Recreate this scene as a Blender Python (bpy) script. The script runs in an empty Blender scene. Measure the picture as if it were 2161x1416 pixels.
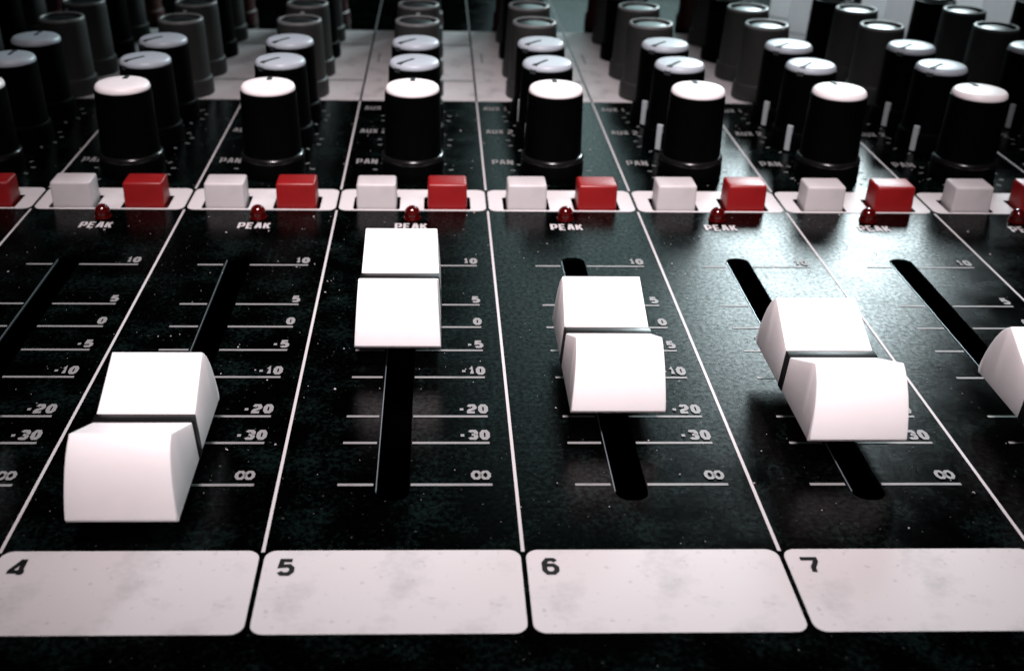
import bpy, bmesh, math, random
from mathutils import Vector, Matrix
random.seed(7)
S = bpy.context.scene
COL = S.collection
U = 0.0278            # one channel strip is 27.8 mm wide; layout below is in strip widths
PI = math.pi

# ------------------------------------------------------------------ camera
cam_d = bpy.data.cameras.new('camera'); cam = bpy.data.objects.new('camera', cam_d); COL.objects.link(cam)
yaw, pit, roll = [math.radians(a) for a in (1.846, 28.413, 1.008)]
F0 = Vector((math.sin(yaw), math.cos(yaw), 0)); R0 = Vector((math.cos(yaw), -math.sin(yaw), 0)); U0 = Vector((0, 0, 1))
Fw = F0*math.cos(pit) - U0*math.sin(pit); Up = F0*math.sin(pit) + U0*math.cos(pit)
R2 = R0*math.cos(roll) + Up*math.sin(roll); U2 = -R0*math.sin(roll) + Up*math.cos(roll)
m = Matrix((R2, U2, -Fw)).transposed().to_4x4()
m.translation = Vector((0.6684, 0, 2.7682))*U
cam.matrix_world = m
cam_d.sensor_width = 36; cam_d.lens = 2350/2161*36
cam_d.shift_x = (1080.5-990)/2161; cam_d.shift_y = (716.6-708)/2161
cam_d.clip_start = 0.002; cam_d.clip_end = 20
cam_d.dof.use_dof = True; cam_d.dof.focus_distance = 5.35*U; cam_d.dof.aperture_fstop = 42
S.camera = cam

# ------------------------------------------------------------------ world, lamps, exposure
w = bpy.data.worlds.new('World'); S.world = w; w.use_nodes = True
bg = w.node_tree.nodes['Background']; bg.inputs[0].default_value = (0.55, 0.8, 0.85, 1); bg.inputs[1].default_value = 0.003

def lamp(kind, name, loc, target, energy, color, **kw):
    l = bpy.data.lights.new(name, kind); l.energy = energy; l.color = color
    for k, v in kw.items(): setattr(l, k, v)
    o = bpy.data.objects.new(name, l); COL.objects.link(o)
    o.location = Vector(loc)*U
    o.rotation_euler = (Vector(target)-Vector(loc)).to_track_quat('-Z', 'Y').to_euler()
    return o
lamp('SPOT', 'desk_lamp_light', (0.8, -0.4, 15), (1.25, 6.0, 0), 21.5, (1, .875, .898), spot_size=math.radians(31.5), spot_blend=1.0, shadow_soft_size=0.05)
lamp('AREA', 'window_light', (10.0, 25.0, 8.6), (3.0, 6.0, 0), 2.0, (.80, .96, 1.0), shape='RECTANGLE', size=4.6*U, size_y=4.2*U)
lamp('AREA', 'ceiling_glow_light', (5.0, 26.0, 8.5), (1.5, 6.0, 0), 0.30, (.66, .96, .98), shape='RECTANGLE', size=6*U, size_y=11*U)

S.view_settings.view_transform = 'Standard'; S.view_settings.look = 'None'
S.view_settings.exposure = 0; S.view_settings.gamma = 1

# ------------------------------------------------------------------ materials
def mat(name, color, rough=.5, spec=.5, coat=0, metal=0):
    mt = bpy.data.materials.new(name); mt.use_nodes = True
    b = mt.node_tree.nodes['Principled BSDF']
    b.inputs['Base Color'].default_value = (*color, 1); b.inputs['Roughness'].default_value = rough
    b.inputs['Specular IOR Level'].default_value = spec; b.inputs['Coat Weight'].default_value = coat
    b.inputs['Metallic'].default_value = metal
    return mt
def nodes(mt): return mt.node_tree.nodes, mt.node_tree.links, mt.node_tree.nodes['Principled BSDF']
def noise(mt, scale, detail=3, rough=.5, coord='Object'):
    n, l, b = nodes(mt)
    t = n.new('ShaderNodeTexCoord'); x = n.new('ShaderNodeTexNoise')
    x.inputs['Scale'].default_value = scale; x.inputs['Detail'].default_value = detail; x.inputs['Roughness'].default_value = rough
    l.new(t.outputs[coord], x.inputs['Vector']); return x.outputs['Fac']
def remap(mt, sock, a, b_, c, d):
    n, l, b = nodes(mt); r = n.new('ShaderNodeMapRange'); r.inputs[1].default_value = a; r.inputs[2].default_value = b_
    r.inputs[3].default_value = c; r.inputs[4].default_value = d; l.new(sock, r.inputs[0]); return r.outputs[0]
def mixc(mt, fac, c1, c2):
    n, l, b = nodes(mt); x = n.new('ShaderNodeMix'); x.data_type = 'RGBA'
    l.new(fac, x.inputs[0])
    for i, c in ((6, c1), (7, c2)):
        if isinstance(c, tuple): x.inputs[i].default_value = (*c, 1)
        else: l.new(c, x.inputs[i])
    return x.outputs[2]
def bump(mt, sock, strength, dist):
    n, l, b = nodes(mt); x = n.new('ShaderNodeBump'); x.inputs['Strength'].default_value = strength; x.inputs['Distance'].default_value = dist
    l.new(sock, x.inputs['Height']); l.new(x.outputs[0], b.inputs['Normal'])

M = {}
# dusty black lacquer of the faceplate
p = M['panel'] = mat('panel_lacquer', (.004, .005, .005), .3, .5)
n, l, b = nodes(p)
big = noise(p, 140, 4, .6); fine = noise(p, 1500, 3, .7); spk = noise(p, 1700, 1, .5)
add = n.new('ShaderNodeMath'); add.operation = 'MULTIPLY'; l.new(big, add.inputs[0]); l.new(fine, add.inputs[1])
film = remap(p, add.outputs[0], .25, .40, 0, 1)
c1 = mixc(p, film, (.0002, .0002, .0002), (.0028, .0062, .0057))
sp = remap(p, spk, .73, .80, 0, 1)
dif = n.new('ShaderNodeBsdfDiffuse'); glo = n.new('ShaderNodeBsdfAnisotropic'); glo.distribution = 'BECKMANN'
l.new(mixc(p, sp, c1, (.035, .035, .035)), dif.inputs['Color'])
l.new(remap(p, big, .3, .7, .235, .285), glo.inputs['Roughness'])
fr = n.new('ShaderNodeFresnel'); fr.inputs['IOR'].default_value = 1.25
mu = n.new('ShaderNodeMath'); mu.operation = 'MULTIPLY'; l.new(fr.outputs[0], mu.inputs[0]); l.new(remap(p, fine, .34, .64, .40, 1.0), mu.inputs[1])
mx = n.new('ShaderNodeMixShader'); l.new(mu.outputs[0], mx.inputs[0]); l.new(dif.outputs[0], mx.inputs[1]); l.new(glo.outputs[0], mx.inputs[2])
l.new(mx.outputs[0], n['Material Output'].inputs['Surface'])
# printed inks
def ink(name, c, dirt, amount):
    k = mat(name, c, .5, .3); n, l, b = nodes(k)
    f = noise(k, 160, 5, .65); g = noise(k, 900, 2)
    s1 = remap(k, f, .52, .74, 0, amount)
    c1 = mixc(k, s1, c, dirt)
    l.new(mixc(k, remap(k, g, .66, .73, 0, .8*amount), c1, dirt), b.inputs['Base Color'])
    return k
M['field'] = ink('label_field_white', (.47, .458, .462), (.24, .245, .245), .50)
M['strip'] = ink('button_strip_white', (.50, .485, .49), (.36, .36, .36), .5)
M['ink_white'] = ink('printed_white', (.185, .185, .185), (.10, .10, .10), .8)
M['ink_line'] = ink('printed_line_white', (.42, .405, .41), (.4, .4, .4), .4)
M['ink_grey'] = ink('printed_light_grey', (.52, .50, .505), (.26, .26, .26), .8)
M['ink_black'] = mat('printed_black', (.006, .007, .007), .6, .2)
M['ink_dim'] = mat('printed_dim_grey', (.16, .18, .18), .6, .2)
# plastics
def plastic(name, c, rough, spec=.5, var=.04, bsc=1500, bst=.05):
    k = mat(name, c, rough, spec); n, l, b = nodes(k)
    f = noise(k, 260, 4)
    dk = tuple(v*(1-var*3) for v in c)
    l.new(mixc(k, remap(k, f, .45, .75, 0, 1), c, dk), b.inputs['Base Color'])
    bump(k, noise(k, bsc, 2), bst, .0001); return k
M['white'] = plastic('fader_white_plastic', (.86, .83, .835), .42, .4, .008)
wb = nodes(M['white'])[2]; wb.inputs['Subsurface Weight'].default_value = .35; wb.inputs['Subsurface Radius'].default_value = (1, .75, .75); wb.inputs['Subsurface Scale'].default_value = .0018
M['btn_white'] = plastic('button_white_plastic', (.45, .43, .435), .45, .35)
M['btn_red'] = plastic('button_red_plastic', (.21, .003, .004), .42, .45, .06)
M['black'] = plastic('knob_black_plastic', (.0008, .0009, .0009), .5, .025, .1)
M['skirt'] = plastic('knob_skirt_black', (.0008, .0009, .0009), .4, .03, .1)
M['collar'] = mat('knob_collar_gloss', (.004, .004, .004), .22, .35)
M['grey'] = plastic('knob_grey_plastic', (.034, .036, .034), .5, .2, .06)
M['greyrim'] = plastic('knob_grey_rim', (.17, .175, .175), .4, .4, .05)
M['redknob'] = plastic('knob_dark_red_plastic', (.05, .002, .003), .4, .4, .05)
M['pale'] = plastic('knob_pale_glint_plastic', (.92, .88, .89), .3, .5, .01)  # bright glints on the far right knobs put into a pale, translucent body
n, l, b = nodes(M['pale']); tr = n.new('ShaderNodeBsdfTranslucent'); tr.inputs[0].default_value = (.95, .92, .93, 1)
mx = n.new('ShaderNodeMixShader'); mx.inputs[0].default_value = .92; l.new(b.outputs[0], mx.inputs[1]); l.new(tr.outputs[0], mx.inputs[2])
l.new(mx.outputs[0], n['Material Output'].inputs['Surface'])
M['cap_white'] = plastic('knob_cap_white', (.88, .84, .845), .4, .4, .02)
M['cap_blue'] = plastic('knob_cap_blue_grey', (.42, .47, .52), .4, .45, .03)
M['cap_dark'] = plastic('knob_cap_dark', (.012, .016, .016), .32, .5, .05)
M['line_black'] = mat('fader_stripe_black', (.004, .004, .004), .35, .4)
M['bar'] = plastic('knob_pointer_pale', (.36, .41, .43), .5, .3, .03)
M['notch'] = mat('knob_notch_dark', (.02, .025, .026), .6, .2)
M['metal'] = mat('fader_lever_metal', (.35, .36, .37), .35, .5, 0, 1)
M['edge'] = mat('slot_edge_metal', (.18, .22, .24), .4, .5, 0, .6)
M['inner'] = mat('console_inside_black', (.0006, .0006, .0006), .9, 0)
M['chassis'] = plastic('chassis_black', (.001, .001, .001), .6, .05, .1)
M['desk'] = plastic('desk_dark_wood', (.02, .015, .012), .5, .3, .15, 300)
M['dust'] = mat('dust_flake', (.34, .33, .33), .8, .1)
led = M['led'] = mat('led_red_lens', (.055, .001, .001), .14, .5, 0)
nodes(led)[2].inputs['Transmission Weight'].default_value = .25

# ------------------------------------------------------------------ mesh helpers (strip units in, metres out)
def mesh_obj(name, verts, faces, material, parent=None, loc=(0, 0, 0), smooth=False, flat_angle=None):
    me = bpy.data.meshes.new(name); me.from_pydata([tuple(Vector(v)*U) for v in verts], [], faces); me.update()
    bm = bmesh.new(); bm.from_mesh(me); bmesh.ops.recalc_face_normals(bm, faces=bm.faces); bm.to_mesh(me); bm.free()
    me.materials.append(M[material])
    if smooth:
        for f in me.polygons: f.use_smooth = True
        me.set_sharp_from_angle(angle=math.radians(flat_angle or 35))
    return link(name, me, parent, loc)
def link(name, me, parent=None, loc=(0, 0, 0), rz=0):
    o = bpy.data.objects.new(name, me); COL.objects.link(o)
    o.location = Vector(loc)*U; o.rotation_euler[2] = rz
    if parent: o.parent = parent
    return o
def lathe_data(profile, seg=44):
    v, f = [], []; rings = []
    for r, z in profile:
        if r < 1e-6: rings.append([len(v)]); v.append((0, 0, z))
        else:
            rings.append(list(range(len(v), len(v)+seg)))
            v += [(r*math.cos(2*PI*i/seg), r*math.sin(2*PI*i/seg), z) for i in range(seg)]
    for a, b in zip(rings, rings[1:]):
        for i in range(seg):
            j = (i+1) % seg
            if len(a) == 1 and len(b) == 1: continue
            if len(a) == 1: f.append((a[0], b[i], b[j]))
            elif len(b) == 1: f.append((a[i], a[j], b[0]))
            else: f.append((a[i], a[j], b[j], b[i]))
    return v, f
def mesh_data(name, v, f, material, smooth=True, angle=35):
    o = mesh_obj(name, v, f, material, None, smooth=smooth, flat_angle=angle); me = o.data
    bpy.data.objects.remove(o); return me
def box_data(x0, x1, y0, y1, z0, z1, taper=0):
    t = taper
    v = [(x0, y0, z0), (x1, y0, z0), (x1, y1, z0), (x0, y1, z0), (x0+t, y0+t, z1), (x1-t, y0+t, z1), (x1-t, y1-t, z1), (x0+t, y1-t, z1)]
    f = [(0, 3, 2, 1), (4, 5, 6, 7), (0, 1, 5, 4), (1, 2, 6, 5), (2, 3, 7, 6), (3, 0, 4, 7)]
    return v, f
def bevelled(name, v, f, material, width, seg=3, angle=40):
    me = bpy.data.meshes.new(name); me.from_pydata([tuple(Vector(p)*U) for p in v], [], f)
    bm = bmesh.new(); bm.from_mesh(me); bmesh.ops.recalc_face_normals(bm, faces=bm.faces)
    es = [e for e in bm.edges if len(e.link_faces) == 2 and e.calc_face_angle() > math.radians(angle)]
    bmesh.ops.bevel(bm, geom=es, offset=width*U, segments=seg, profile=.5, affect='EDGES', clamp_overlap=True)
    bm.to_mesh(me); bm.free(); me.materials.append(M[material])
    for q in me.polygons: q.use_smooth = True
    me.set_sharp_from_angle(angle=math.radians(30)); return me
def rrect(x0, x1, y0, y1, r, n=6):
    pts = []
    for cx, cy, a in ((x1-r, y0+r, -90), (x1-r, y1-r, 0), (x0+r, y1-r, 90), (x0+r, y0+r, 180)):
        for i in range(n+1):
            t = math.radians(a+90*i/n); pts.append((cx+r*math.cos(t), cy+r*math.sin(t)))
    return pts
def sheet(name, outlines, thick, ztop, material, parent=None, loc=(0, 0, 0)):
    """flat sheet with holes: first outline is the rim, the others are openings"""
    cu = bpy.data.curves.new(name, 'CURVE'); cu.dimensions = '2D'; cu.fill_mode = 'BOTH'; cu.extrude = thick/2*U
    for pts in outlines:
        s = cu.splines.new('POLY'); s.points.add(len(pts)-1); s.use_cyclic_u = True
        for q, (x, y) in zip(s.points, pts): q.co = (x*U, y*U, 0, 1)
    tmp = bpy.data.objects.new('tmp', cu); COL.objects.link(tmp)
    dg = bpy.context.evaluated_depsgraph_get(); dg.update()
    me = bpy.data.meshes.new_from_object(tmp.evaluated_get(dg), depsgraph=dg)
    bpy.data.objects.remove(tmp); bpy.data.curves.remove(cu)
    me.transform(Matrix.Translation((0, 0, (ztop-thick/2)*U)))
    me.materials.clear(); me.materials.append(M[material]); me.name = name
    return link(name, me, parent, loc)

# ------------------------------------------------------------------ stroke lettering (wide, square, bold)
G = {  # centre lines in a 1 x 1 cell
 '0': [[(.3, 0), (.7, 0), (1, .25), (1, .75), (.7, 1), (.3, 1), (0, .75), (0, .25), 'c']],
 '1': [[(.15, .72), (.62, 1), (.62, 0)]],
 '2': [[(0, .78), (.2, 1), (.8, 1), (1, .8), (1, .62), (.75, .48), (.2, .36), (0, .18), (0, 0), (1, 0)]],
 '3': [[(0, .85), (.2, 1), (.8, 1), (1, .85), (1, .65), (.75, .52)], [(.3, .52), (.78, .5), (1, .35), (1, .15), (.8, 0), (.2, 0), (0, .15)]],
 '4': [[(.78, 0), (.78, 1.02), (.62, 1.02), (-.05, .30), (-.05, .22), (.64, .22)], [(.92, .22), (1.10, .22)]],
 '5': [[(.95, 1), (.12, 1), (.04, .56), (.75, .6), (1, .42), (1, .18), (.75, 0), (.2, 0), (0, .16)]],
 '6': [[(.95, .86), (.75, 1), (.28, 1), (0, .75), (0, .22), (.25, 0), (.75, 0), (1, .18), (1, .42), (.75, .58), (.14, .58)]],
 '7': [[(0, .86), (0, 1), (1, 1), (1, .8), (.62, .35), (.58, 0)]],
 '8': [[(.25, .53), (.08, .66), (.08, .85), (.25, 1), (.75, 1), (.92, .85), (.92, .66), (.75, .53), (1, .38), (1, .15), (.75, 0), (.25, 0), (0, .15), (0, .38), 'c']],
 '9': [[(.05, .14), (.25, 0), (.72, 0), (1, .25), (1, .78), (.75, 1), (.25, 1), (0, .82), (0, .58), (.25, .42), (.86, .42)]],
 '-': [[(-.15, .42), (1, .42)]],
 'P': [[(0, 0), (0, 1), (.8, 1), (1, .85), (1, .55), (.8, .4), (.14, .4)]],
 'E': [[(1, 1), (0, 1), (0, 0), (1, 0)], [(.14, .5), (.9, .5)]],
 'A': [[(0, 0), (.35, 1), (.65, 1), (1, 0)], [(.26, .3), (.74, .3)]],
 'K': [[(0, 0), (0, 1)], [(.13, .5), (.35, .5), (.95, 1.02)], [(.5, .48), (1, -.02)]],
 'N': [[(0, 0), (0, 1), (.15, 1), (.85, 0), (1, 0), (1, 1)]],
 'U': [[(0, 1), (0, .2), (.2, 0), (.8, 0), (1, .2), (1, 1)]],
 'X': [[(0, 1.02), (.46, .5), (0, -.02)], [(1, 1.02), (.58, .5), (1, -.02)]],
 '%': [[(.25, 0), (.62, 0), (.94, .34), (.94, .66), (.62, 1), (.25, 1), (0, .7), (0, .3), 'c'], [(1.38, 0), (1.75, 0), (2, .3), (2, .7), (1.75, 1), (1.38, 1), (1.06, .66), (1.06, .34), 'c']],
}
def ribbon(pts, hw, closed):
    P = [Vector(q) for q in pts]; n = len(P); L, Rr = [], []
    for i in range(n):
        if closed: a, c = P[i-1], P[(i+1) % n]
        else: a, c = P[max(i-1, 0)], P[min(i+1, n-1)]
        d1 = (P[i]-a); d2 = (c-P[i])
        if d1.length < 1e-9: d1 = d2
        if d2.length < 1e-9: d2 = d1
        d1.normalize(); d2.normalize()
        n1 = Vector((-d1.y, d1.x)); n2 = Vector((-d2.y, d2.x)); mm = (n1+n2)
        if mm.length < .2: mm = n1.copy()
        mm.normalize(); k = hw/max(mm.dot(n1), .55)
        L.append(P[i]+mm*k); Rr.append(P[i]-mm*k)
    v = [(*q, 0) for q in L]+[(*q, 0) for q in Rr]
    f = [(i, i+n, (i+1) % n+n, (i+1) % n) for i in range(n if closed else n-1)]
    return v, f
def text_data(s, cw, ch, stroke, gap):
    V, F = [], []; x = 0
    for c in s:
        if c == ' ': x += cw*.6; continue
        wd = cw*(.72 if c in '-' else .62 if c == '1' else 1)
        for st in G[c]:
            closed = st[-1] == 'c'
            if closed: st = st[:-1]
            ins = stroke/2
            pts = [(x+ins+(wd-stroke)*q[0], ins+(ch-stroke)*q[1]) for q in st]
            v, f = ribbon(pts, stroke/2, closed); o = len(V)
            V += v; F += [tuple(i+o for i in q) for q in f]
        x += wd+gap
    return V, F, x-gap
TEXT = {}
def text(name, s, x, y, cw, ch, stroke, gap, material, parent, right=False, z=.0042):
    key = (s, cw, ch, material)
    if key not in TEXT:
        V, F, wd = text_data(s, cw, ch, stroke, gap)
        me = bpy.data.meshes.new(name); me.from_pydata([tuple(Vector(q)*U) for q in V], [], F)
        bm = bmesh.new(); bm.from_mesh(me)
        for fc in bm.faces:
            if fc.normal.z < 0: fc.normal_flip()
        bm.to_mesh(me); bm.free(); me.materials.append(M[material]); TEXT[key] = (me, wd)
    me, wd = TEXT[key]
    return link(name, me, parent, (x-(wd if right else 0), y, z))

# ------------------------------------------------------------------ layout (strip k=0 is channel 5)
KS = list(range(-4, 9)); X0, X1 = KS[0], KS[-1]+1
Y_FRONT, Y_BACK = 2.30, 14.6
SLOT = (.412, .552, 3.72, 6.16); SX = .480
BTN_W = (.128, .395); BTN_R = (.598, .864); BTN_Y = (6.935, 7.130)
HOLE_W = (.108, .413, 6.922, 7.145); HOLE_R = (.578, .884, 6.922, 7.145)
STRIP = (6.900, 7.285)
ROWS = [7.647, 8.330, 8.944, 9.631, 10.293, 10.950, 11.600, 12.300]
KX = .4895

console = bpy.data.objects.new('mixing_console', None); COL.objects.link(console)
console.location = (2*U, 2.3*U, -1.9*U)
console['label'] = 'black audio mixing console with white sliding faders, rotary knobs and red and white buttons'
console['category'] = 'mixing console'
ROOT = bpy.data.objects.new  # alias kept short
def rel(o):            # parent a part to the console without moving it
    o.parent = console; o.location = o.location - console.location; return o

# desk under the console
dv, df = box_data(-14, 18, -3.5, 24, -2.5, -1.9)
dk = link('desk', bevelled('desk', dv, df, 'desk', .08)); dk['kind'] = 'structure'

# chassis: hollow tray below the faceplate, with a rounded front rest and side cheeks
def part_box(name, x0, x1, y0, y1, z0, z1, material, bev):
    v, f = box_data(x0, x1, y0, y1, z0, z1); return rel(link(name, bevelled(name, v, f, material, bev)))
part_box('chassis_base', X0, X1, Y_FRONT, Y_BACK, -1.9, -1.45, 'inner', .02)
part_box('front_rest', X0-.3, X1+.3, 1.5, Y_FRONT-.004, -1.9, -.06, 'chassis', .35)
part_box('rear_rail', X0-.3, X1+.3, Y_BACK+.004, Y_BACK+1.2, -1.9, .25, 'chassis', .1)
part_box('side_cheek', X0-.3, X0-.004, Y_FRONT, Y_BACK, -1.9, .12, 'chassis', .06)
part_box('side_cheek', X1+.004, X1+.3, Y_FRONT, Y_BACK, -1.9, .12, 'chassis', .06)

# faceplate with real openings
holes = [[(X0, Y_FRONT), (X1, Y_FRONT), (X1, Y_BACK), (X0, Y_BACK)]]
for k in KS:
    holes.append(rrect(k+SLOT[0], k+SLOT[1], SLOT[2], SLOT[3], .06, 6))
    for h in (HOLE_W, HOLE_R): holes.append(rrect(k+h[0], k+h[1], h[2], h[3], .012, 2))
plate = rel(sheet('faceplate', holes, .02, 0, 'panel'))
plate['label'] = 'dusty glossy black faceplate with fader slots and printed scales'

def on_plate(o):        # a printed or fitted piece of the faceplate
    w_ = o.location.copy(); o.parent = plate; o.location = w_ - console.location - plate.location; return o
def clone(o, k):
    c = o.copy(); COL.objects.link(c); c.location = o.location + Vector((k*U, 0, 0)); return c

# printed fields, built once for k=0 and repeated
def strip_holes(h, e=.003): return rrect(h[0]-e, h[1]+e, h[2]-e, h[3]+e, .014, 2)
protos = []
protos.append(sheet('channel_label_field', [rrect(.010, .990, 2.945, 3.400, .048)], .002, .0030, 'field'))
protos.append(sheet('button_strip', [rrect(.010, .990, *STRIP, .055), strip_holes(HOLE_W), strip_holes(HOLE_R)], .002, .0030, 'strip'))
protos.append(sheet('equaliser_field', [[(.009, 9.425), (.991, 9.425), (.991, 12.0), (.009, 12.0)]], .002, .0030, 'ink_grey'))
for y in (10.056, 11.393):
    protos.append(sheet('field_tick', [[(.60, y-.018), (.985, y-.018), (.985, y+.018), (.60, y+.018)]], .001, .0046, 'ink_dim'))
protos.append(sheet('field_mark', [[(.085, 10.70), (.10, 10.70), (.10, 11.05), (.085, 11.05)]], .001, .0046, 'ink_dim'))
# fader scale marks, one printed line left and one right of the slot
marks = {'10': 6.033, '5': 5.515, '0': 5.250, '-5': 4.995, '-10': 4.722, '-20': 4.365, '-30': 4.145, '%': 3.830}
for s, y in marks.items():
    for x0, x1 in ((.250, .400), (.557, .901)):
        protos.append(sheet('scale_mark', [[(x0, y-.0080), (x1, y-.0080), (x1, y+.0080), (x0, y+.0080)]], .001, .0022, 'ink_white'))
for o in protos:
    on_plate(o)
    for k in KS:
        if k: clone(o, k)
protos2 = []
for s, y in marks.items():
    inf = s == '%'
    protos2.append(text('scale_number', s, .862 if inf else .905, y+(.034 if inf else .022), .050 if inf else .046, .064 if inf else .080, 0.0150 if inf else .0190, .007, 'ink_white', None, True))
protos2.append(text('peak_lettering', 'PEAK', .393, 6.578, .046, .098, .016, .008, 'ink_line', None))
protos2.append(text('pan_lettering', 'PAN', .068, 7.808, .046, .105, .015, .009, 'ink_white', None))
protos2.append(text('aux_lettering', 'AUX 2', .050, 8.530, .042, .100, .014, .007, 'ink_white', None))
protos2.append(text('aux_lettering', 'AUX 1', .050, 9.150, .042, .100, .014, .007, 'ink_white', None))
for o in protos2:
    on_plate(o)
    for k in KS:
        if k: clone(o, k)
# ring of dashes round each knob of the three lower rows
def dash_ring(r0, r1, n=11):
    V, F = [], []
    for i in range(n):
        a = math.radians(225-270*i/(n-1)); d = Vector((math.cos(a), math.sin(a))); t = Vector((-d.y, d.x))*.007
        o = len(V); V += [(*(d*r0-t), 0), (*(d*r1-t), 0), (*(d*r1+t), 0), (*(d*r0+t), 0)]; F.append((o, o+1, o+2, o+3))
    return V, F
dv, df = dash_ring(.262, .295); ring_me = mesh_data('knob_scale', dv, df, 'ink_dim', False)
for r in (0, 1, 2):
    for k in KS: on_plate(link('knob_scale', ring_me, None, (k+KX, ROWS[r], .0030)))
# divider lines: white on black, dark gap over the grey field
def line(x, y0, y1, hw, z, material):
    on_plate(sheet('divider_line', [[(x-hw, y0), (x+hw, y0), (x+hw, y1), (x-hw, y1)]], .001, z, material))
for k in KS[1:]:
    line(k, 3.392, STRIP[0]-.002, .0068, .0022, 'ink_line'); line(k, STRIP[1]+.002, 9.42, .0068, .0022, 'ink_line'); line(k, 12.01, Y_BACK-.1, .0075, .0022, 'ink_white')
# channel numbers
for k in KS:
    on_plate(text('channel_number', str(k+5), k+.066, 3.253, .066, .098, .0205, .012, 'ink_black', None))

# slot edges: the cut metal edge inside each slot on its left side
se = sheet('slot_edge', [[(SLOT[0]-.001, SLOT[2]+.06), (SLOT[0]+.003, SLOT[2]+.06), (SLOT[0]+.003, SLOT[3]-.06), (SLOT[0]-.001, SLOT[3]-.06)]], .010, .0030, 'edge')
on_plate(se)
for k in KS:
    if k: clone(se, k)

# ------------------------------------------------------------------ faders
def cap_meshes():
    prof = []          # (y, z) along the top, front to back
    half = [(.450, .130), (.459, .146), (.453, .19), (.442, .24), (.426, .29), (.405, .34), (.377, .385), (.346, .418), (.315, .441)]
    front = [(-y, z) for y, z in half]
    dip = []
    for i in range(1, 12):
        t = -1+2*i/12; dip.append((t*.315, .293+(.441-.293)*abs(t)**1.0))
    prof = front + dip + [(-y, z) for y, z in reversed(front)]
    z0 = .127
    def hw(z): return .213-.022*(z-z0)/(.441-z0)
    V, F = [], []
    for y, z in prof:
        yb = max(-.440, min(.440, y))
        V += [(-hw(z), y, z), (hw(z), y, z), (hw(z0), yb, z0), (-hw(z0), yb, z0)]
    n = len(prof)
    for i in range(n-1):
        a, b = 4*i, 4*(i+1)
        for j in range(4): F.append((a+j, a+(j+1) % 4, b+(j+1) % 4, b+j))
    F += [(0, 1, 2, 3), tuple(4*(n-1)+j for j in (3, 2, 1, 0))]
    cap = bevelled('fader_cap', V, F, 'white', .010, 3, 42)
    # black stripe: across the groove and down both sides, slightly proud
    V, F = [], []; e = .0045; h = .031
    for y in (-h, h):
        zt = .3125; V += [(-hw(zt)-e, y, zt), (hw(zt)+e, y, zt), (hw(z0)+e, y, z0-.002), (-hw(z0)-e, y, z0-.002)]
    for j in range(4): F.append((j, (j+1) % 4, 4+(j+1) % 4, 4+j))
    F += [(0, 3, 2, 1), (4, 5, 6, 7)]
    stripe = bevelled('stripe', V, F, 'line_black', .006, 2, 40)
    sv, sf = box_data(-.022, .022, -.10, .10, -.45, .135)
    stem = bevelled('lever', sv, sf, 'metal', .006, 1)
    return cap, stripe, stem
capm, strm, stem = cap_meshes()
FY = {-4: 5.0, -3: 4.3, -2: 3.9, -1: 3.865, 0: 5.236, 1: 4.641, 2: 4.412, 3: 4.12, 4: 4.0, 5: 4.3, 6: 3.9, 7: 4.9, 8: 3.9}
FL = {-1: 'white fader cap pulled lowest, on channel 4', 0: 'white fader cap pushed highest, on channel 5', 1: 'white fader cap above the number 6 field',
      2: 'white fader cap above the number 7 field', 3: 'white fader cap cut by the right edge'}
for k in KS:
    c = rel(link('fader_cap', capm, None, (k+.4735, FY[k], 0)))
    if k in FL: c['label'] = FL[k]
    link('stripe', strm, c); link('lever', stem, c, (.0065, 0, 0))

# ------------------------------------------------------------------ buttons and peak lights
def button(w_, name, material):
    v, f = box_data(-w_/2, w_/2, BTN_Y[0], BTN_Y[1], -.12, .172, .004)
    return bevelled(name, v, f, material, .016, 3)
bw = button(BTN_W[1]-BTN_W[0], 'white_push_button', 'btn_white'); br = button(BTN_R[1]-BTN_R[0], 'red_push_button', 'btn_red')
ledp = [(0, -.02), (.056, -.02), (.056, .008), (.051, .012), (.050, .038)]
for i in range(1, 9):
    a = PI/2*i/8; ledp.append((.050*math.cos(a) if i < 8 else 0, .038+.049*math.sin(a)))
v, f = lathe_data(ledp, 28); ledm = mesh_data('peak_light', v, f, 'led')
for k in KS:
    rel(link('white_push_button', bw, None, (k+sum(BTN_W)/2, 0, random.uniform(-.003, .003))))
    rel(link('red_push_button', br, None, (k+sum(BTN_R)/2, 0, random.uniform(-.003, .003))))
    rel(link('peak_light', ledm, None, (k+.502, 6.775, 0)))

# ------------------------------------------------------------------ knobs
def knob_body(name, material, hollow=False):
    prof = [(0, .004), (.226, .004), (.228, .03), (.224, .125), (.220, .140), (.206, .150), (.205, .165), (.193, .576), (.190, .594)]
    prof += [(.176, .596), (.172, .570), (0, .570)] if not hollow else [(.186, .625), (.180, .640), (.164, .640), (.158, .600), (0, .600)]
    v, f = lathe_data(prof, 48); return mesh_data(name, v, f, material)
def dome(name, pts, material):
    v, f = lathe_data(pts, 48); return mesh_data(name, v, f, material, True, 60)
dome_pts = [(.172, .575), (.185, .595), (.188, .601), (.187, .610), (.184, .621), (.178, .630), (.170, .636), (.160, .639), (.09, .642), (.04, .643), (0, .643)]
inset_pts = [(.157, .602), (.150, .616), (.11, .627), (.05, .632), (0, .633)]
capW = dome('knob_cap', dome_pts, 'cap_white'); capB = dome('knob_cap', dome_pts, 'cap_blue'); capD = dome('knob_cap', inset_pts, 'cap_dark'); capR = dome('knob_cap', dome_pts, 'redknob'); capP = dome('knob_cap', dome_pts, 'pale')
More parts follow.
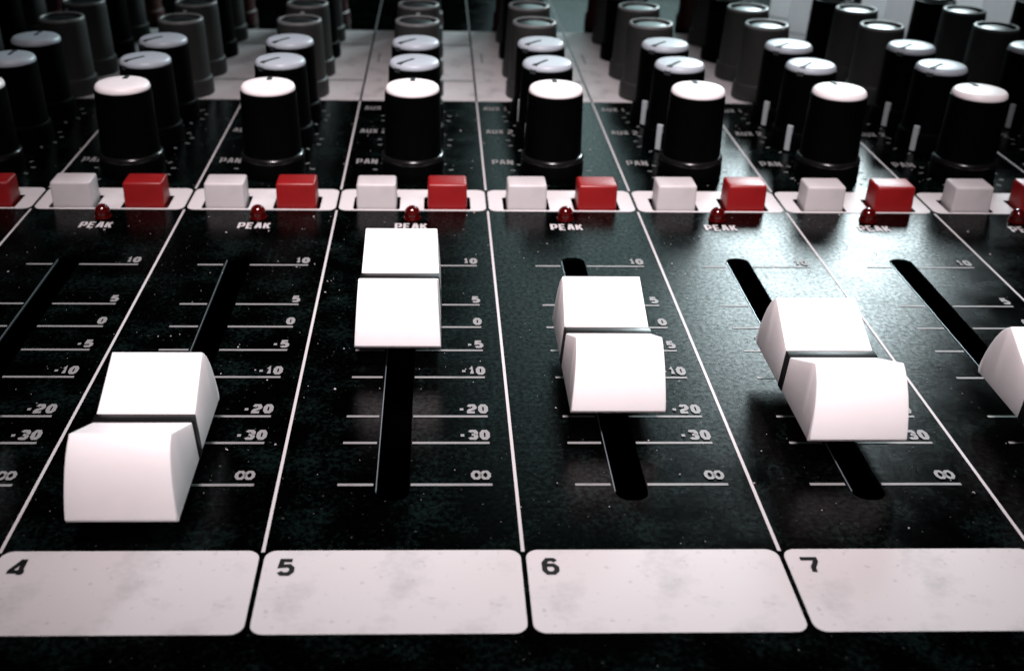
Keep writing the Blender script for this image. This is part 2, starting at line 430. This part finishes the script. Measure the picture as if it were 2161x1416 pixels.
def notch_mesh(r0, hw, flare):       # strip lying along the domed cap from radius r0 to the rim
    rs = [r for r, z in dome_pts if r >= r0 and z > .575]; rs = sorted(set(rs+[r0]))
    def zz(r):
        P_ = sorted((a, c) for a, c in dome_pts if c >= .601)
        for (a, c), (d, e) in zip(P_, P_[1:]):
            if a <= r <= d: return c+(e-c)*(r-a)/(d-a)
        return .601
    V, F = [], []
    rr = [r0+(.188-r0)*i/10 for i in range(11)]
    for r in rr:
        h = hw*(1+flare*max(0, (r-.11)/.08)); V += [(r, -h, zz(r)+.0035), (r, h, zz(r)+.0035), (r, h, zz(r)-.01), (r, -h, zz(r)-.01)]
    for i in range(10):
        a, b_ = 4*i, 4*i+4
        for j in range(4): F.append((a+j, a+(j+1) % 4, b_+(j+1) % 4, b_+j))
    h = hw*(1+flare); V += [(.1935, -h, .578), (.1935, h, .578)]; a = 40; o = len(V)-2
    F += [(a, a+1, o+1, o), (0, 1, 2, 3)]
    return mesh_data('notch', V, F, 'notch', True, 50)
nShort = notch_mesh(.07, .017, 0); nLong = notch_mesh(.005, .0115, 1.3)
def bar_mesh(z0, z1, r0, r1, hw, material):
    V = [(r0-.02, -hw, z0), (r0-.02, hw, z0), (r0+.004, hw, z0), (r0+.004, -hw, z0), (r1-.02, -hw, z1), (r1-.02, hw, z1), (r1+.004, hw, z1), (r1+.004, -hw, z1)]
    return bevelled('pointer', V, [(0, 3, 2, 1), (4, 5, 6, 7), (0, 1, 5, 4), (1, 2, 6, 5), (2, 3, 7, 6), (3, 0, 4, 7)], material, .003, 1)
v, f = lathe_data([(.2250, .118), (.2265, .134), (.222, .146), (.211, .154), (.2045, .156)], 48); collar = mesh_data('collar', v, f, 'collar', True, 80)
v, f = lathe_data([(.1885, .622), (.1865, .636), (.181, .6425), (.165, .6425), (.160, .632)], 48); rim = mesh_data('rim', v, f, 'greyrim', True, 50)
barL = bar_mesh(.012, .205, .229, .227, .021, 'bar'); barG = bar_mesh(.46, .60, .197, .190, .018, 'bar'); barW = bar_mesh(.012, .205, .229, .227, .024, 'ink_line')
kb = {'black': knob_body('knob', 'black'), 'skirt': knob_body('knob', 'skirt'), 'grey': knob_body('knob', 'grey', True), 'red': knob_body('knob', 'redknob'), 'pale': knob_body('knob', 'pale')}
D = math.radians
def knob(name, k, row, body, cap, ang, notch=None, bar=None):
    o = rel(link(name, kb[body], None, (k+KX, ROWS[row], 0), D(ang)))
    link('knob_cap', cap, o)
    if notch: link('notch', notch, o)
    if bar: link('pointer', bar, o)
    if body == 'grey': link('rim', rim, o)
    return o
for k in KS:
    link('collar', collar, knob('pan_knob', k, 0, 'skirt', capW, 90+random.uniform(-3, 3), nShort))
    for r in (1, 2):
        a = 90 if k == -3 else 227+random.uniform(-5, 5)
        knob('aux_knob', k, r, 'black', capB, a, nLong, barL)
    knob('equaliser_knob', k, 3, 'grey', capD, 90+random.uniform(-15, 15), None, barG)
    knob('equaliser_knob', k, 4, 'grey', capD, {0: 270, -1: 262, -2: 250, -3: 235}.get(k, 80), None, barG)
    knob('sweep_knob', k, 5, 'black', capD, 262 if k == 3 else 110+random.uniform(-20, 20), None, barW)
    if k >= 4: knob('equaliser_knob', k, 6, 'pale', capP, 90, nLong)
    else: knob('equaliser_knob', k, 6, 'grey', capD, 90+random.uniform(-20, 20), None, barG)
    if k < 4: knob('gain_knob', k, 7, 'red', capR, 100+random.uniform(-60, 60), nLong)
    else: knob('gain_knob', k, 7, 'pale', capP, 100+random.uniform(-60, 60), nLong)

# ------------------------------------------------------------------ dust lying on the faceplate
V, F = [], []
def blocked(x, y):
    fx = x-math.floor(x)
    if SLOT[0]-.02 < fx < SLOT[1]+.02 and SLOT[2]-.03 < y < SLOT[3]+.03: return True
    if STRIP[0]-.02 < y < STRIP[1]+.02: return True
    return 2.9 < y < 3.42
cnt = 0
while cnt < 780:
    x = random.uniform(-2.2, 4.2); y = random.uniform(2.5, 9.3)
    if blocked(x, y) or (y < 2.9 and random.random() < .8): continue
    s = random.choice((.002, .0025, .003, .004, .007)) * random.uniform(.7, 1.2); a = random.uniform(0, PI); asp = random.uniform(.3, 1)
    d = Vector((math.cos(a), math.sin(a))); t = Vector((-d.y, d.x))*asp; o = len(V); z = .003
    n_ = 5
    for i in range(n_):
        th = 2*PI*i/n_; q = (d*math.cos(th)+t*math.sin(th))*s*random.uniform(.6, 1.2)
        V.append((x+q.x, y+q.y, z+random.uniform(0, s)))
    V.append((x, y, z+s*1.2))
    for i in range(n_): F.append((o+i, o+(i+1) % n_, o+n_))
    cnt += 1
du = mesh_obj('dust', V, F, 'dust'); du['kind'] = 'stuff'
du['label'] = 'pale dust flakes scattered over the black faceplate'; du['category'] = 'dust'
